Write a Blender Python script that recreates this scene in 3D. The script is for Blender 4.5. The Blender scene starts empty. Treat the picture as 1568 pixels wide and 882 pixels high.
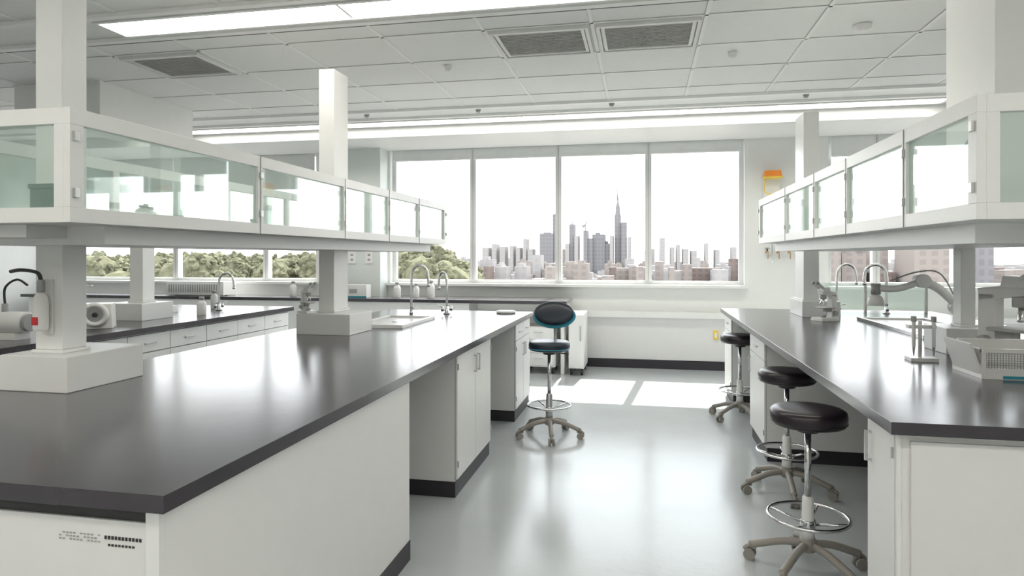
import bpy, bmesh, math, random
from mathutils import Vector, Matrix
random.seed(7)
sc = bpy.context.scene
H = 1.54
CT = 0.96      # counter top
CB = 0.915     # counter underside
CEIL = 3.29
WY = 9.3       # far wall

# ---------------------------------------------------------------- materials
def new_mat(name):
    m = bpy.data.materials.new(name); m.use_nodes = True
    return m, m.node_tree, m.node_tree.nodes["Principled BSDF"]

def pmat(name, col, rough=0.5, metal=0.0, noise=0.03, nscale=8.0, bump=0.0, bscale=60, coat=0.0, spec=0.5):
    m, nt, p = new_mat(name)
    tc = nt.nodes.new("ShaderNodeTexCoord")
    nz = nt.nodes.new("ShaderNodeTexNoise"); nz.inputs["Scale"].default_value = nscale
    nz.inputs["Detail"].default_value = 4
    nt.links.new(tc.outputs["Object"], nz.inputs["Vector"])
    cr = nt.nodes.new("ShaderNodeValToRGB")
    a = [max(0, c * (1 - noise)) for c in col]; b = [min(1, c * (1 + noise)) for c in col]
    cr.color_ramp.elements[0].position = 0.3; cr.color_ramp.elements[1].position = 0.7
    cr.color_ramp.elements[0].color = (*a, 1); cr.color_ramp.elements[1].color = (*b, 1)
    nt.links.new(nz.outputs["Fac"], cr.inputs["Fac"])
    nt.links.new(cr.outputs["Color"], p.inputs["Base Color"])
    p.inputs["Roughness"].default_value = rough
    p.inputs["Metallic"].default_value = metal
    p.inputs["Coat Weight"].default_value = coat
    p.inputs["Coat Roughness"].default_value = 0.16
    p.inputs["Specular IOR Level"].default_value = spec
    if bump > 0:
        n2 = nt.nodes.new("ShaderNodeTexNoise"); n2.inputs["Scale"].default_value = bscale
        nt.links.new(tc.outputs["Object"], n2.inputs["Vector"])
        bp = nt.nodes.new("ShaderNodeBump"); bp.inputs["Strength"].default_value = bump
        bp.inputs["Distance"].default_value = 0.01
        nt.links.new(n2.outputs["Fac"], bp.inputs["Height"])
        nt.links.new(bp.outputs["Normal"], p.inputs["Normal"])
    return m

def glass_mat(name, tint, haze, hazecol, gloss=0.08):
    m = bpy.data.materials.new(name); m.use_nodes = True
    nt = m.node_tree; nt.nodes.clear()
    out = nt.nodes.new("ShaderNodeOutputMaterial")
    tr = nt.nodes.new("ShaderNodeBsdfTransparent"); tr.inputs[0].default_value = (*tint, 1)
    gl = nt.nodes.new("ShaderNodeBsdfGlossy"); gl.inputs["Roughness"].default_value = 0.02
    gl.inputs[0].default_value = (1, 1, 1, 1)
    df = nt.nodes.new("ShaderNodeBsdfDiffuse"); df.inputs[0].default_value = (*hazecol, 1)
    fr = nt.nodes.new("ShaderNodeLayerWeight"); fr.inputs["Blend"].default_value = 0.25
    mul = nt.nodes.new("ShaderNodeMath"); mul.operation = 'MULTIPLY'; mul.inputs[1].default_value = gloss * 5
    nt.links.new(fr.outputs["Fresnel"], mul.inputs[0])
    m1 = nt.nodes.new("ShaderNodeMixShader"); m1.inputs[0].default_value = haze
    nt.links.new(tr.outputs[0], m1.inputs[1]); nt.links.new(df.outputs[0], m1.inputs[2])
    m2 = nt.nodes.new("ShaderNodeMixShader")
    nt.links.new(mul.outputs[0], m2.inputs[0]); nt.links.new(m1.outputs[0], m2.inputs[1]); nt.links.new(gl.outputs[0], m2.inputs[2])
    nt.links.new(m2.outputs[0], out.inputs[0])
    return m

def emit_mat(name, col, s):
    m = bpy.data.materials.new(name); m.use_nodes = True
    nt = m.node_tree; nt.nodes.clear()
    out = nt.nodes.new("ShaderNodeOutputMaterial"); e = nt.nodes.new("ShaderNodeEmission")
    e.inputs[0].default_value = (*col, 1); e.inputs[1].default_value = s
    nt.links.new(e.outputs[0], out.inputs[0]); return m

def city_mat(name, col, dark, sx, sz):
    m, nt, p = new_mat(name)
    tc = nt.nodes.new("ShaderNodeTexCoord")
    sep = nt.nodes.new("ShaderNodeSeparateXYZ"); nt.links.new(tc.outputs["Object"], sep.inputs[0])
    def stripe(src, per, duty):
        d = nt.nodes.new("ShaderNodeMath"); d.operation = 'DIVIDE'; d.inputs[1].default_value = per
        nt.links.new(sep.outputs[src], d.inputs[0])
        f = nt.nodes.new("ShaderNodeMath"); f.operation = 'FRACT'; nt.links.new(d.outputs[0], f.inputs[0])
        g = nt.nodes.new("ShaderNodeMath"); g.operation = 'GREATER_THAN'; g.inputs[1].default_value = duty
        nt.links.new(f.outputs[0], g.inputs[0]); return g
    a = stripe(0, sx, 0.45); b = stripe(2, sz, 0.4)
    mu = nt.nodes.new("ShaderNodeMath"); mu.operation = 'MULTIPLY'
    nt.links.new(a.outputs[0], mu.inputs[0]); nt.links.new(b.outputs[0], mu.inputs[1])
    mx = nt.nodes.new("ShaderNodeMix"); mx.data_type = 'RGBA'
    mx.inputs[6].default_value = (*col, 1); mx.inputs[7].default_value = (*dark, 1)
    nt.links.new(mu.outputs[0], mx.inputs[0]); nt.links.new(mx.outputs[2], p.inputs["Base Color"])
    p.inputs["Roughness"].default_value = 0.9
    p.inputs["Specular IOR Level"].default_value = 0.1
    return m

M = {}
M['wall'] = pmat("wall_paint", (0.82, 0.835, 0.82), 0.6, noise=0.01, bump=0.05, bscale=200)
M['pier'] = pmat("pier_paint", (0.70, 0.75, 0.73), 0.6, noise=0.01)
M['ceil'] = pmat("ceiling_tile", (0.88, 0.885, 0.87), 0.9, noise=0.02, nscale=60, bump=0.2, bscale=300)
M['tbar'] = pmat("ceiling_tbar", (0.93, 0.93, 0.92), 0.5, noise=0.01)
M['slot'] = pmat("dark_slot", (0.15, 0.15, 0.15), 0.8)
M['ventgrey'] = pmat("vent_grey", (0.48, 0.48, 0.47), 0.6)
M['ventframe'] = pmat("vent_frame", (0.82, 0.82, 0.81), 0.5)
M['floor'] = pmat("epoxy_floor", (0.49, 0.525, 0.54), 0.20, noise=0.03, nscale=3, bump=0.06, bscale=25, spec=0.75)
M['base'] = pmat("rubber_base", (0.032, 0.028, 0.036), 0.5)
M['white'] = pmat("white_cabinet", (0.83, 0.83, 0.82), 0.4, noise=0.01)
M['panel'] = pmat("white_panel", (0.79, 0.79, 0.79), 0.45, noise=0.01)
M['gap'] = pmat("cabinet_gap", (0.25, 0.25, 0.25), 0.7)
M['counter'] = pmat("epoxy_resin_counter", (0.032, 0.026, 0.035), 0.26, noise=0.15, nscale=5, bump=0.05, bscale=14, coat=0.5, spec=0.6)
M['frame'] = pmat("white_metal_frame", (0.83, 0.84, 0.83), 0.35, noise=0.01)
M['alu'] = pmat("window_aluminium", (0.68, 0.69, 0.69), 0.4, metal=0.1, noise=0.02)
M['glass'] = glass_mat("cabinet_glass", (0.92, 0.965, 0.945), 0.10, (0.72, 0.83, 0.79), 0.09)
M['wglass'] = glass_mat("window_glass", (0.98, 0.99, 0.985), 0.0, (1, 1, 1), 0.04)
M['chrome'] = pmat("chrome", (0.75, 0.75, 0.76), 0.15, metal=1.0, noise=0.01)
M['steel'] = pmat("brushed_steel", (0.6, 0.6, 0.6), 0.3, metal=0.9, noise=0.03)
M['taupe'] = pmat("taupe_plastic", (0.31, 0.29, 0.26), 0.4, noise=0.02)
M['seat'] = pmat("black_vinyl", (0.020, 0.014, 0.020), 0.28, noise=0.1, bump=0.05, bscale=120)
M['seat_reflect'] = pmat("vinyl_blue_reflection", (0.018, 0.026, 0.040), 0.30, noise=0.1, bump=0.05, bscale=120)  # black vinyl with a bluish reflection mixed into its colour
M['blue'] = pmat("teal_plastic", (0.03, 0.30, 0.42), 0.4)
M['white2'] = pmat("white_plastic", (0.83, 0.83, 0.82), 0.3, noise=0.01)
M['grey'] = pmat("grey_plastic", (0.35, 0.36, 0.36), 0.4)
M['black'] = pmat("black_plastic", (0.03, 0.03, 0.03), 0.4)
M['red'] = pmat("red_label", (0.55, 0.03, 0.04), 0.5)
M['orange'] = pmat("orange_plastic", (0.85, 0.26, 0.02), 0.5)
M['yellow'] = pmat("yellow_plastic", (0.85, 0.6, 0.08), 0.5)
M['brass'] = pmat("brass", (0.6, 0.4, 0.25), 0.3, metal=0.8)
M['blind'] = pmat("blind_fabric", (0.76, 0.78, 0.77), 0.8)
M['darkbox'] = pmat("dark_teal_box", (0.10, 0.17, 0.16), 0.5)
M['light'] = emit_mat("strip_diffuser", (1.0, 0.95, 0.86), 11.0)
M['tree'] = pmat("foliage", (0.118, 0.118, 0.078), 0.9, noise=0.30, nscale=0.9, bump=0.3, bscale=2.5, spec=0.03)
M['ground'] = pmat("city_ground", (0.18, 0.165, 0.155), 0.95, noise=0.15, nscale=0.02, spec=0.0)
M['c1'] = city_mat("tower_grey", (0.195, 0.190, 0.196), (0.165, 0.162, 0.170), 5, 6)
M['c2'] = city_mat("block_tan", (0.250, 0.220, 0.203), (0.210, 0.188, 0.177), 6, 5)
M['c3'] = city_mat("block_haze", (0.300, 0.286, 0.282), (0.275, 0.265, 0.263), 6, 6)  # aerial haze painted in as a paler, flatter colour
M['c4'] = city_mat("block_brown", (0.165, 0.130, 0.118), (0.130, 0.108, 0.102), 5, 4)

# ---------------------------------------------------------------- builder
class B:
    def __init__(s, name, loc=(0, 0, 0), rotz=0.0):
        s.name = name; s.bm = bmesh.new(); s.mats = []; s.loc = loc; s.rot = rotz
    def mi(s, m):
        m = M[m]
        if m not in s.mats: s.mats.append(m)
        return s.mats.index(m)
    def box(s, x0, x1, y0, y1, z0, z1, m, top=None):
        """top: optional (dx,dy) inset of the top face (taper)"""
        i = s.mi(m); dx, dy = top if top else (0, 0)
        v = [s.bm.verts.new(p) for p in [(x0, y0, z0), (x1, y0, z0), (x1, y1, z0), (x0, y1, z0),
             (x0 + dx, y0 + dy, z1), (x1 - dx, y0 + dy, z1), (x1 - dx, y1 - dy, z1), (x0 + dx, y1 - dy, z1)]]
        for q in [(3, 2, 1, 0), (4, 5, 6, 7), (0, 1, 5, 4), (1, 2, 6, 5), (2, 3, 7, 6), (3, 0, 4, 7)]:
            f = s.bm.faces.new([v[k] for k in q]); f.material_index = i
        return v
    def obox(s, c, size, m, rx=0, ry=0, rz=0):
        v = s.box(-size[0] / 2, size[0] / 2, -size[1] / 2, size[1] / 2, -size[2] / 2, size[2] / 2, m)
        R = Matrix.Translation(c) @ Matrix.Rotation(rz, 4, 'Z') @ Matrix.Rotation(ry, 4, 'Y') @ Matrix.Rotation(rx, 4, 'X')
        for a in v: a.co = R @ a.co
    def cyl(s, p0, p1, r0, m, r1=None, seg=20):
        r1 = r0 if r1 is None else r1
        i = s.mi(m); p0 = Vector(p0); p1 = Vector(p1); d = (p1 - p0).normalized()
        u = d.orthogonal().normalized(); w = d.cross(u)
        rr = []
        for c, r in ((p0, r0), (p1, r1)):
            rr.append([s.bm.verts.new(c + (u * math.cos(2 * math.pi * k / seg) + w * math.sin(2 * math.pi * k / seg)) * r) for k in range(seg)])
        for k in range(seg):
            f = s.bm.faces.new([rr[0][k], rr[0][(k + 1) % seg], rr[1][(k + 1) % seg], rr[1][k]]); f.material_index = i; f.smooth = True
        f = s.bm.faces.new(list(reversed(rr[0]))); f.material_index = i
        f = s.bm.faces.new(rr[1]); f.material_index = i
    def lathe(s, prof, c, m, seg=32, axis='Z', rot=None):
        i = s.mi(m); rows = []; c = Vector(c)
        for r, z in prof:
            row = []
            for k in range(seg):
                a = 2 * math.pi * k / seg
                p = Vector((r * math.cos(a), r * math.sin(a), z))
                if rot is not None: p = rot @ p
                row.append(s.bm.verts.new(c + p))
            rows.append(row)
        for j in range(len(rows) - 1):
            for k in range(seg):
                f = s.bm.faces.new([rows[j][k], rows[j][(k + 1) % seg], rows[j + 1][(k + 1) % seg], rows[j + 1][k]])
                f.material_index = i; f.smooth = True
        f = s.bm.faces.new(list(reversed(rows[0]))); f.material_index = i
        f = s.bm.faces.new(rows[-1]); f.material_index = i
    def tube(s, pts, r, m, seg=12, closed=False, sub=6):
        i = s.mi(m); P = [Vector(p) for p in pts]; n = len(P)
        path = []
        rng = n if closed else n - 1
        for k in range(rng):
            if closed: a, b, c, d = P[(k - 1) % n], P[k], P[(k + 1) % n], P[(k + 2) % n]
            else: a, b, c, d = P[max(k - 1, 0)], P[k], P[k + 1], P[min(k + 2, n - 1)]
            for t in range(sub):
                t /= sub
                path.append(0.5 * ((2 * b) + (c - a) * t + (2 * a - 5 * b + 4 * c - d) * t * t + (3 * b - a - 3 * c + d) * t ** 3))
        if not closed: path.append(P[-1])
        rows = []; u = None; L = len(path)
        for k in range(L):
            if closed: t = path[(k + 1) % L] - path[k - 1]
            else: t = path[min(k + 1, L - 1)] - path[max(k - 1, 0)]
            t.normalize()
            if u is None: u = t.orthogonal().normalized()
            else:
                u = (u - t * u.dot(t)); u.normalize()
            w = t.cross(u)
            rows.append([s.bm.verts.new(path[k] + (u * math.cos(2 * math.pi * q / seg) + w * math.sin(2 * math.pi * q / seg)) * r) for q in range(seg)])
        rr = L if closed else L - 1
        for j in range(rr):
            A = rows[j]; Bq = rows[(j + 1) % L]
            for k in range(seg):
                f = s.bm.faces.new([A[k], A[(k + 1) % seg], Bq[(k + 1) % seg], Bq[k]]); f.material_index = i; f.smooth = True
        if not closed:
            f = s.bm.faces.new(list(reversed(rows[0]))); f.material_index = i
            f = s.bm.faces.new(rows[-1]); f.material_index = i
    def torus(s, c, R, r, m, seg=12, n=16):
        s.tube([(c[0] + R * math.cos(2 * math.pi * k / n), c[1] + R * math.sin(2 * math.pi * k / n), c[2]) for k in range(n)], r, m, seg=seg, closed=True, sub=3)
    def done(s, bevel=0.0, segs=2):
        bmesh.ops.recalc_face_normals(s.bm, faces=s.bm.faces)
        me = bpy.data.meshes.new(s.name); s.bm.to_mesh(me); s.bm.free()
        for m in s.mats: me.materials.append(m)
        o = bpy.data.objects.new(s.name, me); sc.collection.objects.link(o)
        o.location = s.loc; o.rotation_euler = (0, 0, s.rot)
        if bevel > 0:
            md = o.modifiers.new("bevel", 'BEVEL'); md.width = bevel; md.segments = segs
            md.limit_method = 'ANGLE'; md.angle_limit = math.radians(50)
        return o

def sbox(name, x0, x1, y0, y1, z0, z1, m, bevel=0.0):
    b = B(name); b.box(x0, x1, y0, y1, z0, z1, m); return b.done(bevel)

# ---------------------------------------------------------------- room shell
XL, XR, YB = -9.8, 6.5, -3.5
sbox("floor", XL - .2, XR + .2, YB - .2, WY + .25, -0.1, 0, 'floor')
sbox("ceiling", XL - .2, XR + .2, YB - .2, WY + .25, CEIL, CEIL + .12, 'ceil')
sbox("wall_left", XL - .2, XL, YB, WY, 0, CEIL, 'wall')
sbox("wall_right", XR, XR + .2, YB, WY, 0, CEIL, 'wall')
sbox("wall_back", XL, XR, YB - .2, YB, 0, CEIL, 'wall')
SILL, WT = 1.15, 3.16
b = B("wall_far")
b.box(XL, XR, WY, WY + .25, 0, SILL, 'wall')
b.box(XL, XR, WY, WY + .25, WT, CEIL, 'wall')
openings = [(-9.4, -4.95, [-7.47, -5.85]), (-3.74, 1.345, [-2.47, -1.2, 0.07]), (2.40, 6.3, [3.0, 3.95, 5.1])]
edges = [XL] + [e for o in openings for e in o[:2]] + [XR]
for k in range(0, len(edges), 2):
    b.box(edges[k], edges[k + 1], WY, WY + .25, SILL, WT, 'wall')
b.done()
for k, (a, c, mul) in enumerate(openings):
    w = B("window_%d" % (k + 1))
    y0, y1 = WY + .09, WY + .16
    w.box(a, c, y0, y1, SILL, SILL + .05, 'alu'); w.box(a, c, y0, y1, WT - .05, WT, 'alu')
    w.box(a, a + .06, y0, y1, SILL + .05, WT - .05, 'alu'); w.box(c - .06, c, y0, y1, SILL + .05, WT - .05, 'alu')
    for x in mul:
        w.box(x - .045, x + .045, y0 - .04, y1, SILL + .05, WT - .05, 'alu')
        w.box(x - .006, x + .006, y0 - .043, y0 - .04, SILL + .05, WT - .05, 'ventgrey')
    xs = [a + .06] + mul + [c - .06]
    for q in range(len(xs) - 1):
        w.box(xs[q] + (.045 if q else 0), xs[q + 1] - (.045 if q < len(mul) else 0), WY + .12, WY + .126, SILL + .05, WT - .05, 'wglass')
    w.done()
    bl = B("roller_blind")
    drop = (0.55, 0.17, 0.28)[k]
    xs = [a + .02] + mul + [c - .02]
    for q in range(len(xs) - 1):
        bl.box(xs[q] + .02, xs[q + 1] - .02, WY + .01, WY + .018, WT - drop, WT - .002, 'blind')
        bl.box(xs[q] + .02, xs[q + 1] - .02, WY + .0, WY + .025, WT - drop - .02, WT - drop, 'frame')
    bl.done()
b = B("trim_sill")
for a, c, _ in openings:
    b.box(a - .03, c + .03, WY - .10, WY - .002, SILL - .04, SILL, 'frame')
b.done(0.004)
# ledge / heater cover under the windows
b = B("trim_ledge")
b.box(-0.9, 6.4, WY - .16, WY - .002, 0.70, 0.78, 'frame')
b.box(-0.9, 6.4, WY - .10, WY - .002, 0.12, 0.70, 'panel')
b.done(0.004)
sbox("baseboard_far", -0.9, 6.4, WY - .115, WY - .002, 0.0, 0.115, 'base')
sbox("pier", -4.40, -3.78, WY - .3, WY - .002, 0, 3.14, 'pier', 0.004)
sbox("trim_bulkhead", XL, XR, 8.22, WY - .002, 3.135, CEIL - .001, 'frame')
sbox("ceiling_beam", -6.3, -5.28, 5.54, 6.9, 2.95, CEIL - .001, 'frame')

# ceiling grid
b = B("ceiling_grid")
xs = [-.38 + .83 * k for k in range(-11, 9)]
xs = [x for x in xs if XL < x < XR]
z0, z1 = CEIL - .007, CEIL - .001
rows = [4.90, 5.60, 6.28, 6.95]
for x in xs:
    b.box(x - .014, x + .014, 4.62, 7.36, z0, z1, 'tbar')
    b.box(x - .014, x + .014, YB, 4.05, z0, z1, 'tbar')
    b.box(x - .018, x - .014, 4.62, 7.36, CEIL - .003, z1, 'ventgrey')  # grey strip painted as the shade line beside the T-bar
for y in rows:
    b.box(XL, XR, y - .012, y + .012, z0, z1, 'tbar')
    b.box(XL, XR, y - .017, y - .012, CEIL - .003, z1, 'ventgrey')  # same painted shade line along the cross bars
y = 3.4
while y > YB:
    b.box(XL, XR, y - .012, y + .012, z0, z1, 'tbar'); y -= .68
for y in (4.05, 4.52, 7.36, 7.78):
    b.box(XL, XR, y - .03, y + .03, CEIL - .03, z1, 'tbar')
for y in (4.60, 7.44):
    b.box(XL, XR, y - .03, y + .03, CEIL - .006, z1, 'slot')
b.done()
# strip lights; the two unseen rows behind the camera are added for brightness
for (y0, y1, x0, x1) in ((4.13, 4.40, -3.95, 3.6), (7.88, 8.10, -6.2, 3.25), (0.3, 0.57, -6.5, 4.5), (-2.3, -2.03, -6.5, 4.5)):
    b = B("ceiling_strip_light")
    b.box(x0 - .03, x1 + .03, y0 - .03, y0, CEIL - .035, CEIL - .001, 'frame')
    b.box(x0 - .03, x1 + .03, y1, y1 + .03, CEIL - .035, CEIL - .001, 'frame')
    b.box(x0 - .03, x0, y0, y1, CEIL - .035, CEIL - .001, 'frame')
    b.box(x1, x1 + .03, y0, y1, CEIL - .035, CEIL - .001, 'frame')
    b.box(x0, x1, y0, y1, CEIL - .02, CEIL - .001, 'light')
    n = 4; L = (x1 - x0) / n
    for q in range(1, n): b.box(x0 + L * q - .01, x0 + L * q + .01, y0, y1, CEIL - .024, CEIL - .02, 'frame')
    b.done()
for x0 in (-1.21, -.38, -4.53):
    b = B("ceiling_air_vent")
    X0, X1, Y0, Y1 = x0 + .03, x0 + .80, 4.93, 5.57
    for q in range(2):
        i = .035 * q; zz = CEIL - .03 + .008 * q
        b.box(X0 + i, X1 - i, Y0 + i, Y0 + i + .025, zz, CEIL - .001, 'ventframe')
        b.box(X0 + i, X1 - i, Y1 - i - .025, Y1 - i, zz, CEIL - .001, 'ventframe')
        b.box(X0 + i, X0 + i + .025, Y0 + i + .025, Y1 - i - .025, zz, CEIL - .001, 'ventframe')
        b.box(X1 - i - .025, X1 - i, Y0 + i + .025, Y1 - i - .025, zz, CEIL - .001, 'ventframe')
    b.box(X0 + .06, X1 - .06, Y0 + .06, Y1 - .06, CEIL - .012, CEIL - .001, 'ventgrey')
    for q in range(15):
        yy = Y0 + .08 + q * .034
        b.box(X0 + .06, X1 - .06, yy, yy + .004, CEIL - .018, CEIL - .012, 'ventgrey')
    b.done()
for (x, y, r) in ((1.62, 5.35, .065), (.75, 5.85, .04), (-1.75, 5.75, .04)):
    b = B("smoke_detector" if r > .05 else "fire_sprinkler", (x, y, CEIL - .001))
    b.lathe([(r * .5, -.05), (r * .9, -.035), (r, -.01), (r, 0)], (0, 0, 0), 'white2')
    b.done()
for (x, y) in ((-3.3, 7.44), (-.35, 7.44), (-1.9, 7.44), (1.7, 7.44)):
    b = B("ceiling_spot", (x, y, CEIL - .006)); b.lathe([(.02, -.05), (.03, -.03), (.035, 0)], (0, 0, 0), 'grey'); b.done()

# ---------------------------------------------------------------- benches
def face_doors(b, xf, s, y0, y1, n, drawers=True, zb=.11, zt=CB - .012, knob=True):
    """doors on a face x=xf with outward normal s along x"""
    def bx(ya, yb, za, zb_, m, d0=0, d1=.016):
        xa, xb = xf + s * d0, xf + s * d1
        b.box(min(xa, xb), max(xa, xb), ya, yb, za, zb_, m)
    w = (y1 - y0) / n; g = .004
    bx(y0, y1, zb, zt, 'gap', 0, .003)
    for k in range(n):
        ya, yb = y0 + k * w + g, y0 + (k + 1) * w - g
        zd = zt
        if drawers:
            bx(ya, yb, zt - .15, zt - g, 'white', .003); zd = zt - .158
            bx((ya + yb) / 2 - .06, (ya + yb) / 2 + .06, zt - .085, zt - .073, 'steel', .016, .034)
        bx(ya, yb, zb + g, zd, 'white', .003)
        hy = yb - .045 if k % 2 == 0 else ya + .035
        if knob:
            bx(hy, hy + .012, zd - .17, zd - .05, 'steel', .030, .040)
            bx(hy, hy + .012, zd - .17, zd - .16, 'steel', .016, .031)
            bx(hy, hy + .012, zd - .06, zd - .05, 'steel', .016, .031)
        hh = ya + .002 if k % 2 == 0 else yb - .014
        for hz in (zb + .08, zd - .09):
            bx(hh, hh + .012, hz, hz + .04, 'steel', .016, .024)

# --- left island bench
b = B("lab_bench")
b.box(-2.76, -1.14, 1.385, 6.80, CB, CT, 'counter')
F = -1.165
def carcass(b, x0, x1, y0, y1, kick=.10, inset=.0):
    b.box(x0, x1, y0, y1, kick, CB, 'white')
    b.box(x0 + .012, x1 + .004, y0 - .004, y1 + .004, 0, kick, 'base')
carcass(b, -2.70, F - .0, 1.42, 3.15)
carcass(b, -2.70, F - .016, 4.02, 4.95)
face_doors(b, F - .016, 1, 4.02, 4.95, 2, drawers=False)
carcass(b, -2.70, F - .016, 5.98, 6.74)
face_doors(b, F - .016, 1, 5.98, 6.74, 2, drawers=True)
b.box(-2.70, -2.66, 3.15, 4.02, .1, CB, 'white'); b.box(-2.70, -2.66, 4.95, 5.98, .1, CB, 'white')
# end appliance-like access panel
b.box(-2.68, -1.205, 1.405, 1.42, .06, CB - .035, 'panel')
b.box(-2.70, -1.18, 1.412, 1.42, CB - .035, CB - .012, 'black')
b.box(-1.203, -1.165, 1.40, 1.42, .02, CB, 'frame')
for r in range(3):
    for q in range(12):
        if (q * 7 + r * 3) % 5:
            b.box(-1.46 + q * .0105, -1.453 + q * .0105, 1.4035, 1.405, .838 - r * .008, .842 - r * .008, 'grey')
for q in range(11):
    b.box(-1.325 + q * .010, -1.318 + q * .010, 1.4035, 1.405, .832, .841, 'black')
for q in range(8):
    b.box(-1.315 + q * .010, -1.308 + q * .010, 1.4035, 1.405, .815, .821, 'black')
b.done(0.004)

# --- right island bench
b = B("lab_bench")
b.box(0.853, 3.0, 2.507, 7.69, CB, CT, 'counter')
b.box(0.90, 2.95, 2.56, 2.86, .10, CB, 'white'); b.box(.905, 2.94, 2.565, 2.855, 0, .10, 'base')
face_doors(b, .90, -1, 2.57, 2.86, 1, drawers=False)
b.box(.93, 2.93, 2.545, 2.56, .06, CB - .03, 'panel')
b.box(.885, .90, 2.55, 2.565, .10, CB, 'frame')
b.box(0.91, 2.95, 5.20, 5.88, .10, CB, 'white'); b.box(.914, 2.94, 5.196, 5.884, 0, .10, 'base')
face_doors(b, .91, -1, 5.20, 5.88, 1, drawers=True)
b.box(0.91, 2.95, 7.10, 7.64, .10, CB, 'white'); b.box(.914, 2.94, 7.096, 7.644, 0, .10, 'base')
face_doors(b, .91, -1, 7.10, 7.64, 1, drawers=True)
b.box(2.0, 2.04, 2.86, 5.2, .10, CB, 'white'); b.box(2.0, 2.04, 5.88, 7.1, .10, CB, 'white')
b.box(2.0, 2.045, 2.86, 5.19, 0, .10, 'base'); b.box(2.0, 2.045, 5.89, 7.09, 0, .10, 'base')
b.done(0.004)

# --- far-left bench
b = B("lab_bench")
b.box(-5.6, -3.98, 1.5, 6.94, CB, CT, 'counter')
b.box(-5.55, -4.03, 1.55, 6.90, .10, CB, 'white'); b.box(-5.54, -4.06, 1.56, 6.89, 0, .10, 'base')
face_doors(b, -4.03, 1, 1.6, 6.88, 11, drawers=True)
b.done(0.004)

# --- bench along far wall
b = B("wall_bench")
b.box(-9.5, -0.98, 8.45, 9.0 - .012, CB, CT, 'counter')
b.box(-3.70, -0.98, 8.988, 9.195, CB, CT, 'counter')
b.box(-9.4, -2.3, 8.5, 8.98, .10, CB, 'white'); b.box(-9.4, -2.31, 8.52, 8.98, 0, .10, 'base')
b.box(-1.06, -1.01, 8.5, 9.18, 0, CB, 'white')
b.done(0.004)
b = B("mobile_pedestal", (-1.35, 8.55, 0))
b.box(-.22, .22, -.05, .45, .09, .62, 'white')
for q in range(3): b.box(-.21, .21, -.068, -.05, .11 + q * .17, .27 + q * .17, 'white'); b.box(-.06, .06, -.085, -.068, .2 + q * .17, .212 + q * .17, 'steel')
for x in (-.17, .17):
    for y in (0, .4): b.cyl((x - .015, y, .035), (x + .015, y, .035), .035, 'black'); b.box(x - .012, x + .012, y - .012, y + .012, .05, .095, 'grey')
b.done(0.003)
b = B("under_bench_fridge", (-.85, 8.45, 0))
b.box(-.10, .10, 0, .55, .09, .80, 'white2'); b.box(-.095, .095, -.03, 0, .10, .79, 'white')
b.box(.05, .065, -.05, -.03, .45, .65, 'steel')
for x in (-.07, .07):
    for y in (.05, .49): b.cyl((x - .015, y, .04), (x + .015, y, .04), .04, 'black'); b.box(x - .012, x + .012, y - .02, y + .02, .05, .095, 'black')
b.done(0.004)

# ---------------------------------------------------------------- column pods
def pod(name, x0, x1, y0, y1, cx0, cx1, cy0, cy1, ztop):
    b = B(name)
    b.box(x0, x1, y0, y1, CT, CT + .155, 'frame')
    b.box(cx0 - .012, cx1 + .012, cy0 - .012, cy1 + .012, CT + .155, CT + .17, 'frame')
    b.box(cx0, cx1, cy0, cy1, CT + .17, ztop, 'frame')
    return b
SZ0, SZ1 = 1.664, 2.08
b = pod("service_post", -2.735, -2.39, 2.337, 2.767, -2.64, -2.50, 2.42, 2.55, CEIL - .001); b.done(.004)
b = pod("service_post", -2.54, -2.11, 4.46, 4.86, -2.43, -2.305, 4.60, 4.84, 2.97); b.done(.004)
b = pod("service_post", -4.82, -4.42, 5.10, 5.50, -4.68, -4.54, 5.25, 5.40, 1.95); b.done(.004)
b = pod("service_post", 1.49, 1.83, 6.67, 7.2, 1.52, 1.66, 6.75, 7.1, 2.94); b.done(.004)
b = pod("service_post", 1.76, 2.04, 4.30, 4.62, 1.88, 1.96, 4.40, 4.50, SZ0 - .075); b.done(.004)
# ceiling chase above right shelf
b = B("ceiling_chase"); b.box(1.5, 1.92, 3.2, 3.67, SZ0 + .021, CEIL - .001, 'frame'); b.done(.004)

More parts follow.
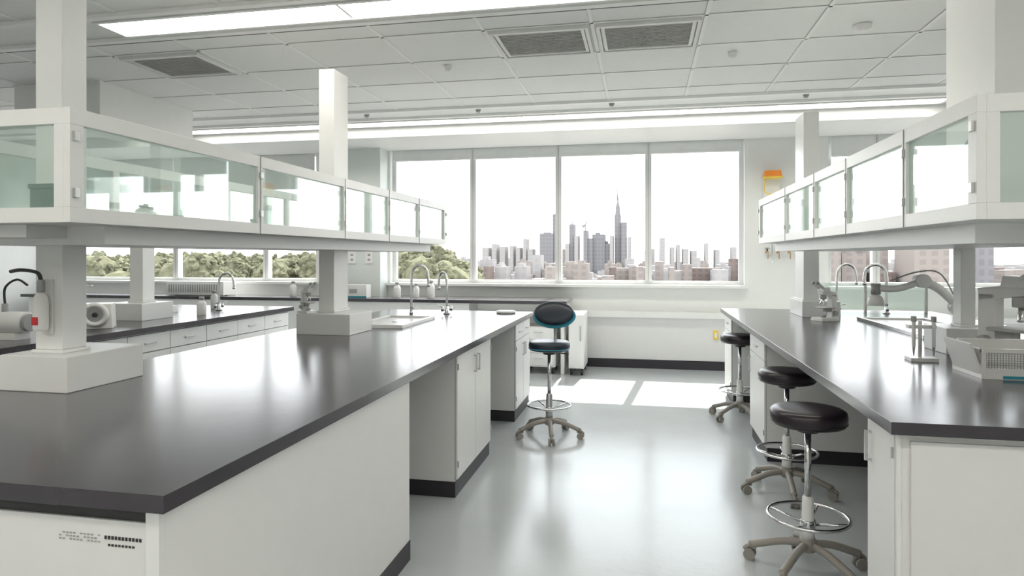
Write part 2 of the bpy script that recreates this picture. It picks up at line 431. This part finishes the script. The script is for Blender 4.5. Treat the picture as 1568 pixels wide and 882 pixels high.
# ---------------------------------------------------------------- overhead glass cabinets
def shelf(name, x0, x1, y0, y1, posts, aisle):
    b = B(name); z0, z1 = SZ0, SZ1; t = .03
    for (xa, xb) in ((x0, x0 + t), (x1 - t, x1)):
        b.box(xa, xb, y0, y1, z0 - .0, z0 + .055, 'frame')
        b.box(xa, xb, y0, y1, z1 - .06, z1, 'frame')
        for k, p in enumerate(posts):
            w = .06 if k in (0, len(posts) - 1) else .045
            pa = p if k == 0 else (p - w if k == len(posts) - 1 else p - w / 2)
            b.box(xa, xb, pa, pa + w, z0 + .055, z1 - .06, 'frame')
        xm = (xa + xb) / 2
        for k in range(len(posts) - 1):
            b.box(xm - .003, xm + .003, posts[k] + .023, posts[k + 1] - .023, z0 + .055, z1 - .06, 'glass')
    for (ya, yb) in ((y0, y0 + t), (y1 - t, y1)):
        b.box(x0 + t, x1 - t, ya, yb, z0, z0 + .055, 'frame')
        b.box(x0 + t, x1 - t, ya, yb, z1 - .06, z1, 'frame')
        b.box(x0 + t, x0 + t + .04, ya, yb, z0 + .055, z1 - .06, 'frame')
        b.box(x1 - t - .04, x1 - t, ya, yb, z0 + .055, z1 - .06, 'frame')
        ym = (ya + yb) / 2
        b.box(x0 + t + .04, x1 - t - .04, ym - .003, ym + .003, z0 + .055, z1 - .06, 'glass')
    # floor
    b.box(x0 + t, x1 - t, y0 + t, y1 - t, z0, z0 + .02, 'frame')
    # underside raceway with bracket blocks
    b.box(x0 + .12, x1 - .12, y0 + .28, y1 - .15, z0 - .075, z0, 'frame')
    b.box(x0 + .30, x1 - .30, y0 + .10, y0 + .28, z0 - .05, z0, 'frame')
    # hinge / latch hardware on the aisle side
    xs = x1 if aisle > 0 else x0
    for k, p in enumerate(posts):
        xa, xb = (xs, xs + .012) if aisle > 0 else (xs - .012, xs)
        for hz in (z0 + .09, z1 - .12):
            b.box(xa, xb, p - .012 if p > y0 + .1 else p + .01, p + .012 if p > y0 + .1 else p + .03, hz, hz + .035, 'steel')
        if 0 < k < len(posts) - 1:
            xc, xd = (xs, xs + .003) if aisle > 0 else (xs - .003, xs)
            b.box(xc, xd, p - .003, p + .003, z0, z1, 'grey')
    return b
b = shelf("overhead_glass_cabinet", -2.95, -2.02, 1.988, 6.55, [1.988, 3.18, 4.20, 5.0, 5.72, 6.55], 1); b.done(.003)
b = shelf("overhead_glass_cabinet", 1.085, 2.02, 2.43, 6.60, [2.43, 3.05, 3.86, 4.54, 5.42, 6.6], -1); b.done(.003)
# things in the cabinets
b = B("storage_box", (-2.38, 2.25, SZ0 + .021)); b.box(-.06, .06, -.04, .04, 0, .13, 'darkbox'); b.box(-.065, .065, -.045, .045, .13, .15, 'darkbox'); b.done(.004)
def bottle(x, y, z, r=.03, h=.14, body='white2', cap='grey'):
    b = B("reagent_bottle", (x, y, z))
    b.lathe([(r * .95, 0), (r, .006), (r, h * .62), (r * .85, h * .72), (r * .42, h * .82), (r * .42, h * .86)], (0, 0, 0), body, 20)
    b.lathe([(r * .55, h * .86), (r * .55, h), (r * .5, h * 1.01)], (0, 0, 0), cap, 20)
    b.done()
for (x, y) in ((-2.2, 2.55), (-2.3, 2.7), (-2.6, 3.3), (-2.4, 3.7), (1.3, 4.9), (1.4, 5.1)):
    bottle(x, y, SZ0 + .021, .035, .09)
# hanging cables in cabinets
for (x, y, s) in ((-2.2, 4.35, 1), (1.2, 2.72, 1)):
    b = B("hanging_cable")
    b.tube([(x, y, SZ1 - .01), (x + .02, y + .02, SZ1 - .12), (x - .02, y + .05, SZ1 - .22), (x + .03, y + .03, SZ1 - .30), (x, y + .1, SZ0 + .03)], .004, 'ventgrey', 8)
    b.tube([(x + .05, y, SZ1 - .01), (x - .01, y + .06, SZ1 - .15), (x + .04, y + .08, SZ1 - .27), (x + .05, y + .12, SZ0 + .03)], .004, 'ventgrey', 8)
    b.cyl((x - .02, y, SZ1 - .012), (x + .07, y, SZ1 - .012), .008, 'steel')
    b.done()

# ---------------------------------------------------------------- stools
def stool(name, x, y, seat_z=.80, rot=0.0, back=False):
    b = B(name, (x, y, 0), rot)
    vinyl = 'seat_reflect' if back else 'seat'
    # five-star base
    for k in range(5):
        a = 2 * math.pi * k / 5
        c, s_ = math.cos(a), math.sin(a)
        pts = [(.03 * c, .03 * s_, .135), (.12 * c, .12 * s_, .125), (.21 * c, .21 * s_, .095), (.265 * c, .265 * s_, .075)]
        b.tube(pts, .019, 'taupe', 10, sub=4)
        b.cyl((.265 * c, .265 * s_, .05), (.265 * c, .265 * s_, .09), .014, 'taupe')
        t = Vector((-s_, c, 0)); p = Vector((.272 * c, .272 * s_, .028))
        b.cyl(p + t * .008, p + t * .026, .028, 'taupe'); b.cyl(p - t * .026, p - t * .008, .028, 'taupe')
        b.cyl(p - t * .008, p + t * .008, .012, 'grey')
        b.tube([(.24 * c, .24 * s_, .06), (.275 * c, .275 * s_, .066), (.298 * c, .298 * s_, .045)], .012, 'taupe', 8, sub=3)
    b.lathe([(.03, .10), (.042, .11), (.042, .15), (.034, .165)], (0, 0, 0), 'taupe', 24)
    b.lathe([(.032, .165), (.030, .20), (.026, .36), (.022, .37)], (0, 0, 0), 'white2' if not back else 'steel', 24)
    b.cyl((0, 0, .37), (0, 0, seat_z - .10), .0155, 'chrome')
    # foot ring
    b.torus((0, 0, .27), .185, .0085, 'chrome')
    for k in range(4):
        a = math.pi / 4 + math.pi / 2 * k
        b.cyl((.03 * math.cos(a), .03 * math.sin(a), .235), (.183 * math.cos(a), .183 * math.sin(a), .27), .0065, 'chrome')
    b.lathe([(.034, .215), (.036, .22), (.036, .25), (.034, .255)], (0, 0, 0), 'chrome', 20)
    # seat
    z = seat_z
    b.lathe([(.05, z - .115), (.055, z - .11), (.055, z - .10), (.10, z - .085), (.15, z - .08)], (0, 0, 0), 'black', 32)
    b.lathe([(.150, z - .082), (.168, z - .076), (.175, z - .06), (.178, z - .035), (.174, z - .012), (.160, z - .003), (.12, z + .002), (.0005, z)], (0, 0, 0), vinyl, 40)
    b.torus((0, 0, z - .062), .175, .004 if back else .003, 'blue' if back else 'black')
    # lever
    b.tube([(.05, 0, z - .10), (.10, .02, z - .105), (.16, .04, z - .115)], .006, 'black', 8)
    if back:
        b.tube([(0, .06, z - .095), (0, .17, z - .08), (0, .215, z + .0), (0, .205, z + .12), (0, .19, z + .2)], .013, 'steel', 10)
        R = Matrix.Rotation(math.radians(90 - 22), 3, 'X') @ Matrix.Diagonal((1.0, .60, 1.0)).to_3x3()
        c = (0, .17, z + .22)
        b.lathe([(.15, -.028), (.186, -.022), (.194, -.010), (.188, -.004)], (c[0], c[1], c[2] - .018), 'blue', 40, rot=R)
        b.lathe([(.168, -.006), (.180, .004), (.176, .022), (.155, .032), (.10, .036), (.0005, .037)], c, vinyl, 40, rot=R)
    b.done()
stool("lab_stool_with_backrest", -.79, 5.55, .82, math.radians(-6), True)
stool("lab_stool", .79, 3.42, .80, .3)
stool("lab_stool", .92, 4.54, .80, .9)
stool("lab_stool", .90, 6.52, .80, .1)

# ---------------------------------------------------------------- faucets & bench things
def faucet(x, y, z=CT, h=.48, reach=.2, ang=0, r=.012):
    b = B("gooseneck_faucet", (x, y, z), ang)
    b.lathe([(.035, 0), (.035, .012), (.022, .02), (.020, .07), (.014, .08)], (0, 0, 0), 'chrome', 20)
    b.tube([(0, 0, .07), (0, 0, h * .7), (reach * .12, 0, h * .92), (reach * .5, 0, h), (reach * .88, 0, h * .92), (reach, 0, h * .72), (reach, 0, h * .62)], r, 'chrome', 12)
    b.cyl((reach, 0, h * .58), (reach, 0, h * .64), r * 1.25, 'chrome')
    b.cyl((0, -.06, .045), (0, .06, .045), .010, 'chrome')
    for s in (-1, 1):
        b.cyl((0, s * .06, .03), (0, s * .06, .075), .014, 'chrome'); b.tube([(0, s * .06, .075), (.03, s * .06, .085), (.06, s * .06, .085)], .006, 'chrome', 8)
    b.done()
faucet(-2.18, 5.95, CT, .50, .16, math.radians(20))
faucet(-1.95, 6.35, CT, .42, .12, math.radians(150))
faucet(1.98, 7.35, CT, .5, .2, math.radians(10))
faucet(2.42, 7.25, CT, .5, .2, math.radians(170), .016)
faucet(-4.5, 6.3, CT, .4, .18, 0)
# sink trays
def sink(name, x0, x1, y0, y1, m='white2', inner='steel'):
    b = B(name); z = CT
    t = .035
    b.box(x0, x1, y0, y0 + t, z, z + .028, m); b.box(x0, x1, y1 - t, y1, z, z + .028, m)
    b.box(x0, x0 + t, y0 + t, y1 - t, z, z + .028, m); b.box(x1 - t, x1, y0 + t, y1 - t, z, z + .028, m)
    b.box(x0 + t, x1 - t, y0 + t, y1 - t, z, z + .010, inner)
    b.cyl(((x0 + x1) / 2, (y0 + y1) / 2, z + .010), ((x0 + x1) / 2, (y0 + y1) / 2, z + .014), .03, 'chrome')
    b.done(.004)
sink("bench_sink", -2.36, -1.90, 4.98, 5.82, 'white2', 'white2')
sink("bench_sink", 1.92, 2.50, 5.05, 6.50, 'steel', 'white2')
b = B("splash_guard")
b.box(1.70, 2.9, 7.50, 7.508, CT + .02, CT + .30, 'glass')
for x in (1.72, 2.3, 2.88): b.box(x - .012, x + .012, 7.49, 7.52, CT, CT + .31, 'steel')
b.done()
b = B("petri_dish", (-1.38, 6.55, CT)); b.lathe([(.09, 0), (.10, .004), (.10, .022), (.095, .026), (.04, .028)], (0, 0, 0), 'white2', 32); b.done()

def microscope(x, y, z, s=1.0, rot=0.0, name="microscope"):
    b = B(name, (x, y, z), rot)
    q = lambda *a: tuple(v * s for v in a)
    b.box(*q(-.09, .09, -.14, .12, 0, .04), 'white2', top=(.008 * s, .008 * s))
    b.box(*q(-.035, .035, .05, .12, .04, .30), 'white2')
    b.obox(q(0, .02, .31), q(.07, .20, .055), 'white2', rx=math.radians(-8))
    b.box(*q(-.08, .08, -.10, .06, .14, .155), 'ventgrey')
    b.box(*q(-.03, .03, -.02, .05, .10, .14), 'ventgrey')
    b.cyl(q(0, -.04, .04), q(0, -.04, .07), .03 * s, 'grey')
    b.cyl(q(0, -.04, .245), q(0, -.04, .29), .035 * s, 'ventgrey')
    for a in (-.5, .4):
        b.cyl(q(0, -.04, .25), q(.03 * a * 2, -.05, .185), .013 * s, 'chrome')
    b.box(*q(-.05, .05, -.08, .02, .33, .38), 'white2', top=(.006 * s, .006 * s))
    for a in (-1, 1):
        b.cyl(q(.03 * a, -.05, .36), q(.033 * a, -.15, .43), .017 * s, 'white2')
        b.cyl(q(.033 * a, -.14, .423), q(.034 * a, -.165, .441), .019 * s, 'ventgrey')
        b.cyl(q(.035 * a, .085, .09), q(.07 * a, .085, .09), .026 * s, 'ventgrey')
    b.done(.004)
microscope(1.97, 4.03, CT, 1.25, math.radians(35))
microscope(-2.49, 4.53, CT + .155, .52, math.radians(60))
microscope(1.62, 6.35, CT, .8, math.radians(-60))

# articulated arm on right bench
b = B("articulated_lamp_arm", (2.02, 5.0 - .25, CT))
b.lathe([(.09, 0), (.09, .03), (.05, .045), (.04, .12), (.035, .20)], (0, 0, 0), 'white2', 28)
b.cyl((0, -.04, .25), (0, .04, .25), .055, 'white2')
b.tube([(0, 0, .25), (-.12, 0, .37), (-.22, .02, .42)], .028, 'white2', 14)
b.cyl((-.22, -.035, .42), (-.22, .05, .42), .045, 'white2')
b.tube([(-.22, 0, .42), (-.36, 0, .37), (-.50, 0, .37)], .022, 'white2', 14)
b.cyl((-.50, 0, .40), (-.50, 0, .33), .03, 'grey')
b.lathe([(.02, .33), (.045, .31), (.055, .26), (.05, .255)], (-.50, 0, 0), 'white2', 24)
b.tube([(.02, .04, .24), (-.08, .06, .46), (-.22, .05, .48), (-.4, .03, .42)], .005, 'grey', 8)
b.done()
# instrument tray with mesh
b = B("wire_mesh_tray", (1.84, 3.62, CT))
b.box(-.27, .25, -.15, .15, 0, .025, 'white2')
b.box(-.27, -.25, -.15, .15, .025, .14, 'white2'); b.box(.23, .25, -.15, .15, .025, .14, 'white2')
b.box(-.25, .23, .13, .15, .025, .16, 'white2')
b.box(-.25, .23, -.15, -.14, .025, .05, 'white2'); b.box(-.27, .25, -.155, -.135, .125, .145, 'white2')
for q in range(40): b.box(-.25 + q * .012, -.247 + q * .012, -.146, -.143, .05, .125, 'grey')
for q in range(7): b.box(-.25, .23, -.147, -.144, .055 + q * .011, .057 + q * .011, 'grey')
b.box(-.18, .05, -.153, -.150, .004, .018, 'blue')
b.obox((-.285, 0, .085), (.012, .28, .17), 'white2', ry=math.radians(-18))
b.done(.003)
b = B("pipette_stand", (1.52, 4.02, CT))
b.box(-.07, .07, -.05, .05, 0, .02, 'white2'); b.cyl((0, .02, .02), (0, .02, .22), .01, 'steel')
b.box(-.07, .07, -.02, .03, .18, .20, 'white2')
for x in (-.05, 0.05): b.cyl((x, -.03, .08), (x, -.03, .22), .010, 'white2'); b.cyl((x, -.03, .03), (x, -.03, .08), .003, 'grey', r1=.008); b.cyl((x, -.03, .22), (x, -.03, .25), .014, 'ventgrey')
b.done(.002)

# wall dispenser on left column
b = B("soap_dispenser", (-2.565, 2.42, 1.22))
b.box(-.025, .025, -.012, -.001, -.02, .22, 'white2')
b.lathe([(.026, 0), (.03, .01), (.03, .12), (.024, .15), (.012, .165)], (0, -.043, 0), 'white2', 24)
b.box(-.016, .016, -.0745, -.072, .025, .06, 'red')
b.lathe([(.016, .165), (.016, .21), (.012, .22)], (0, -.043, 0), 'grey', 16)
b.tube([(0, -.043, .215), (-.01, -.05, .25), (-.08, -.06, .262), (-.14, -.06, .255)], .008, 'black', 8)
b.done(.002)
# items on the far-left bench
b = B("benchtop_centrifuge", (-4.36, 4.55, CT), math.radians(35))
b.box(-.12, .12, -.10, .12, 0, .20, 'white2', top=(.01, .01))
R = Matrix.Rotation(math.radians(90), 3, 'X')
b.lathe([(.095, 0), (.098, .03), (.085, .045), (.07, .045), (.062, .02), (.03, .018)], (0, -.09, .115), 'white2', 32, rot=R)
b.cyl((0, -.10, .115), (0, -.112, .115), .06, 'grey'); b.cyl((0, -.105, .115), (0, -.125, .115), .02, 'black')
b.done(.006)
b = B("vacuum_pump", (-4.35, 3.80, CT))
b.cyl((-.18, 0, .12), (.14, 0, .12), .075, 'white2'); b.cyl((.14, 0, .12), (.17, 0, .12), .06, 'grey')
b.box(-.14, .10, -.06, .06, 0, .05, 'white2'); b.cyl((-.05, 0, .19), (-.05, 0, .25), .02, 'grey'); b.tube([(-.05, 0, .24), (-.05, 0, .36), (.05, 0, .42), (.14, 0, .38)], .008, 'black', 8)
b.done(.003)
b = B("ring_stand", (-4.3, 4.15, CT))
b.box(-.08, .08, -.06, .06, 0, .015, 'grey'); b.cyl((0, .03, .015), (0, .03, .5), .008, 'steel')
b.cyl((0, .03, .36), (.15, .03, .36), .006, 'steel'); b.torus((.19, .03, .36), .045, .005, 'steel'); b.cyl((0, .03, .45), (-.18, .03, .45), .007, 'black')
b.cyl((0, .03, .335), (0, .03, .385), .016, 'black'); b.done()
b = B("vented_instrument_box", (-6.55, 8.75, CT))
b.box(-.48, .48, -.15, .15, .01, .21, 'white2')
for q in range(22): b.box(-.44 + q * .04, -.42 + q * .04, -.154, -.15, .05, .17, 'grey')
for x in (-.42, .42): b.cyl((x, 0, 0), (x, 0, .012), .02, 'black')
b.done(.004)
for (x, y, w) in ((-4.55, 3.2, .3), (-4.9, 5.9, .25)):
    b = B("digital_balance", (x, y, CT)); b.box(-w / 2, w / 2, -.12, .12, 0, .07, 'white2', top=(.01, .01)); b.cyl((0, .02, .07), (0, .02, .085), .07, 'steel'); b.box(-w / 4, w / 4, -.122, -.112, .02, .05, 'black'); b.done(.003)
for (x, y, r, h) in ((-2.9, 8.7, .05, .25), (-3.15, 8.8, .04, .2), (-3.4, 8.7, .05, .22), (-5.0, 8.7, .05, .22), (-4.7, 6.5, .04, .2), (-4.3, 5.75, .045, .18)):
    bottle(x, y, CT, r, h)
b = B("glove_box_dispenser", (-4.05, 8.75, CT)); b.box(-.2, .2, -.08, .08, 0, .18, 'white2'); b.box(-.06, .06, -.082, -.08, .06, .12, 'grey'); b.box(-.2, .2, -.085, -.08, .0, .02, 'blue'); b.done(.003)

# far wall fittings
b = B("power_outlet")
for x in (-4.22, -3.95): b.box(x - .06, x + .06, WY - .312, WY - .301, 1.44, 1.62, 'white2'); b.box(x - .02, x + .02, WY - .314, WY - .312, 1.48, 1.51, 'grey'); b.box(x - .02, x + .02, WY - .314, WY - .312, 1.55, 1.58, 'grey')
b.done(.002)
b = B("wall_socket"); b.box(.93, .99, WY - .125, WY - .1005, .42, .54, 'yellow'); b.box(.945, .975, WY - .128, WY - .125, .45, .51, 'white2'); b.done(.002)
b = B("safety_shower_station", (1.68, WY, 2.55))
b.box(-.10, .10, -.05, -.001, -.25, .05, 'white2')
b.box(-.11, .11, -.20, -.05, .05, .13, 'orange', top=(.015, .01)); b.box(-.115, .115, -.205, -.05, .03, .05, 'yellow')
b.tube([(-.09, -.12, .03), (-.10, -.12, -.14), (0, -.12, -.18), (.12, -.12, -.12), (.16, -.10, -.22)], .008, 'yellow', 8)
b.cyl((0, -.1, -.2), (0, -.1, -1.1), .008, 'chrome')
b.cyl((0, -.1, -1.0), (0, -.001, -1.0), .01, 'chrome')
b.done(.003)
b = B("gas_tap_manifold", (1.9, WY, 1.60))
b.box(-.32, .32, -.03, -.001, -.03, .03, 'white2')
for k in range(5):
    x = -.28 + .14 * k
    b.cyl((x, -.03, 0), (x, -.10, 0), .015, 'brass' if k < 3 else 'black'); b.cyl((x, -.09, 0), (x, -.09, .05), .01, 'black')
    b.tube([(x, -.10, 0), (x, -.14, -.02), (x, -.14, -.09)], .008, 'brass' if k < 3 else 'chrome', 8)
    b.box(x - .03, x + .03, -.1, -.08, .045, .06, 'grey')
b.done()
b = B("fluid_hose", (2.3, 2.9, 0))
b.tube([(-.45, .3, SZ0 - .11), (-.40, .3, SZ0 - .25), (-.32, .4, SZ0 - .3), (-.28, .5, SZ0 - .45)], .006, 'white2', 8)
b.box(-.47, -.43, .25, .35, SZ0 - .115, SZ0 - .077, 'steel')
b.done()

# ---------------------------------------------------------------- outside
b = B("ground"); b.box(-2500, 2500, 20, 4000, -46, -45, 'ground'); b.done()
b = B("city_skyline")
def bld(x0, x1, top, y, m, d=30, base=-45):
    y += random.uniform(0, 12); b.box(x0, x1, y, y + d, base, H + top, m)
    if x1 - x0 > 9 and random.random() < .6:   # roof plant / setback
        w = (x1 - x0); b.box(x0 + w * .25, x0 + w * random.uniform(.5, .8), y + 4, y + d - 4, H + top, H + top + random.uniform(1.5, 4), m)
Y = 1000
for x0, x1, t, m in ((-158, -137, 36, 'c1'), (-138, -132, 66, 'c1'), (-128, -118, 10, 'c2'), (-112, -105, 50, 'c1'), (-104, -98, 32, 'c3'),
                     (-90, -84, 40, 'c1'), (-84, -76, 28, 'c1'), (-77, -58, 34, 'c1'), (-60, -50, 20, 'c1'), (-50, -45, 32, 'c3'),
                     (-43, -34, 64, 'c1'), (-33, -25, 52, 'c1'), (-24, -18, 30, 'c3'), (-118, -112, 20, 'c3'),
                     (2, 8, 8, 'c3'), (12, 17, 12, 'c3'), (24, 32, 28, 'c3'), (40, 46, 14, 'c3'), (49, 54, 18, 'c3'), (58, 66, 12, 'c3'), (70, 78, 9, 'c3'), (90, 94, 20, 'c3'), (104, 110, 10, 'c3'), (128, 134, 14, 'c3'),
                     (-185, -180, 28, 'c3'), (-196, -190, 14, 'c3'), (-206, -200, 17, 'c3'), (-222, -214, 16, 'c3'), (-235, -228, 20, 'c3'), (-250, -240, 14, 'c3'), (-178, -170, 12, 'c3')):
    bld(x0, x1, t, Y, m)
b.box(-42.2, -34.8, Y + 13, Y + 28, H + 64, H + 78, 'c1', top=(1.0, 1.0))
b.box(-41, -36, Y + 15, Y + 26, H + 78, H + 86, 'c1', top=(1.5, 1.5))
b.cyl((-38.5, Y + 20, H + 86), (-40.5, Y + 20, H + 106), 1.2, 'c1', r1=.5)
# tower cranes
b.cyl((-88, Y + 15, H + 38), (-88, Y + 15, H + 50), .7, 'c1'); b.cyl((-90, Y + 15, H + 47), (-82, Y + 15, H + 60), .9, 'c1', r1=.5); b.box(-93, -89, Y + 14, Y + 16, H + 45, H + 49, 'c1')
b.cyl((-109, Y + 15, H + 48), (-107, Y + 15, H + 57), .9, 'c1', r1=.5)
# low-rise blocks
for k in range(560):
    yy = random.uniform(420, 1300); r = random.uniform(-.85, .62)
    x = r * yy; w = random.uniform(6, 20) * yy / 900
    top = random.uniform(-34, -9) * yy / 900 + (random.random() ** 6) * 22 * yy / 900
    bld(x, x + w, top, yy, random.choice(['c2', 'c2', 'c3', 'c3', 'c4'] if yy < 600 else ['c3', 'c3', 'c2', 'c2']), 20)  # farther blocks take the paler colours that carry painted haze
for x0, x1, t, y, m in ((38, 60, -9, 520, 'c4'), (-66, -50, -8, 520, 'c2'), (100, 118, 5, 420, 'c2'), (120, 134, 2, 430, 'c2'), (150, 176, 9, 400, 'c2'), (135, 150, 6, 440, 'c2'),
                        (178, 200, 9, 420, 'c1'), (-300, -288, 12, 700, 'c3'), (-340, -330, 10, 700, 'c3'), (60, 84, -14, 560, 'c2'), (8, 30, -12, 560, 'c3'), (-30, -4, -12, 560, 'c2')):
    bld(x0, x1, t, y, m)
b.done()
# tree canopy: many small leafy clumps over big crowns
bm = bmesh.new()
tmpl = bmesh.new(); bmesh.ops.create_icosphere(tmpl, subdivisions=2, radius=1.0)
TV = [v.co.copy() for v in tmpl.verts]; TF = [[v.index for v in f.verts] for f in tmpl.faces]; tmpl.free()
def clump(c, r, jit):
    vs = [bm.verts.new(Vector(c) + co * r * (1 + random.uniform(-jit, jit))) for co in TV]
    for f in TF: bm.faces.new([vs[i] for i in f])
for k in range(170):
    yy = random.uniform(85, 150); rr_ = random.uniform(-.98, -.262)
    x = rr_ * yy; rad = random.uniform(2.4, 4.0)
    lim = 2.2 if rr_ > -.42 else 1.0
    topz = H + lim * yy / 120 + random.uniform(-2.6, .1) - max(0, (rr_ + .34)) * 30
    cz = topz - rad
    clump((x, yy, cz), rad * .9, .10); clump((x, yy + 2, cz - rad * 1.4), rad * 1.3, .15)
    for q in range(40):
        d = Vector((random.gauss(0, 1), random.gauss(-.5, 1), random.gauss(.3, 1))).normalized()
        clump(Vector((x, yy, cz)) + d * rad * random.uniform(.80, .95), random.uniform(.3, .7), .35)
    bmesh.ops.create_cone(bm, segments=6, radius1=.5, radius2=.3, depth=44, cap_ends=True, matrix=Matrix.Translation((x, yy, cz - 24)))
me = bpy.data.meshes.new("tree_canopy"); bm.to_mesh(me); bm.free(); me.materials.append(M['tree'])
o = bpy.data.objects.new("tree_canopy", me); sc.collection.objects.link(o)

# ---------------------------------------------------------------- world & sun
w = bpy.data.worlds.new("World"); sc.world = w; w.use_nodes = True
nt = w.node_tree; bg = nt.nodes["Background"]
tc = nt.nodes.new("ShaderNodeTexCoord"); sp = nt.nodes.new("ShaderNodeSeparateXYZ")
nt.links.new(tc.outputs["Generated"], sp.inputs[0])
cr = nt.nodes.new("ShaderNodeValToRGB"); nt.links.new(sp.outputs["Z"], cr.inputs["Fac"])
e = cr.color_ramp.elements
e[0].position = 0.0; e[0].color = (0.93, 0.90, 0.88, 1)
e[1].position = 0.25; e[1].color = (0.89, 0.93, 0.98, 1)
n = e.new(0.06); n.color = (0.93, 0.92, 0.93, 1)
nt.links.new(cr.outputs["Color"], bg.inputs["Color"]); bg.inputs["Strength"].default_value = 4.4
sun = bpy.data.lights.new("sun", 'SUN'); sun.energy = 15.0; sun.angle = math.radians(.5); sun.color = (1, .95, .87)
so = bpy.data.objects.new("sun", sun); sc.collection.objects.link(so)
el = math.radians(50)
so.rotation_euler = Vector((-.06, -math.cos(el), -math.sin(el))).to_track_quat('-Z', 'Y').to_euler()
so.location = (0, 30, 40)

# ---------------------------------------------------------------- camera
cam = bpy.data.cameras.new("camera"); co = bpy.data.objects.new("camera", cam); sc.collection.objects.link(co)
cam.sensor_width = 36; cam.lens = 22.96; cam.shift_y = -0.0306; cam.clip_end = 5000; cam.clip_start = .05
co.location = (0, 0, H); co.rotation_euler = (math.radians(90), 0, math.radians(11.37))
sc.camera = co
sc.view_settings.view_transform = 'Standard'
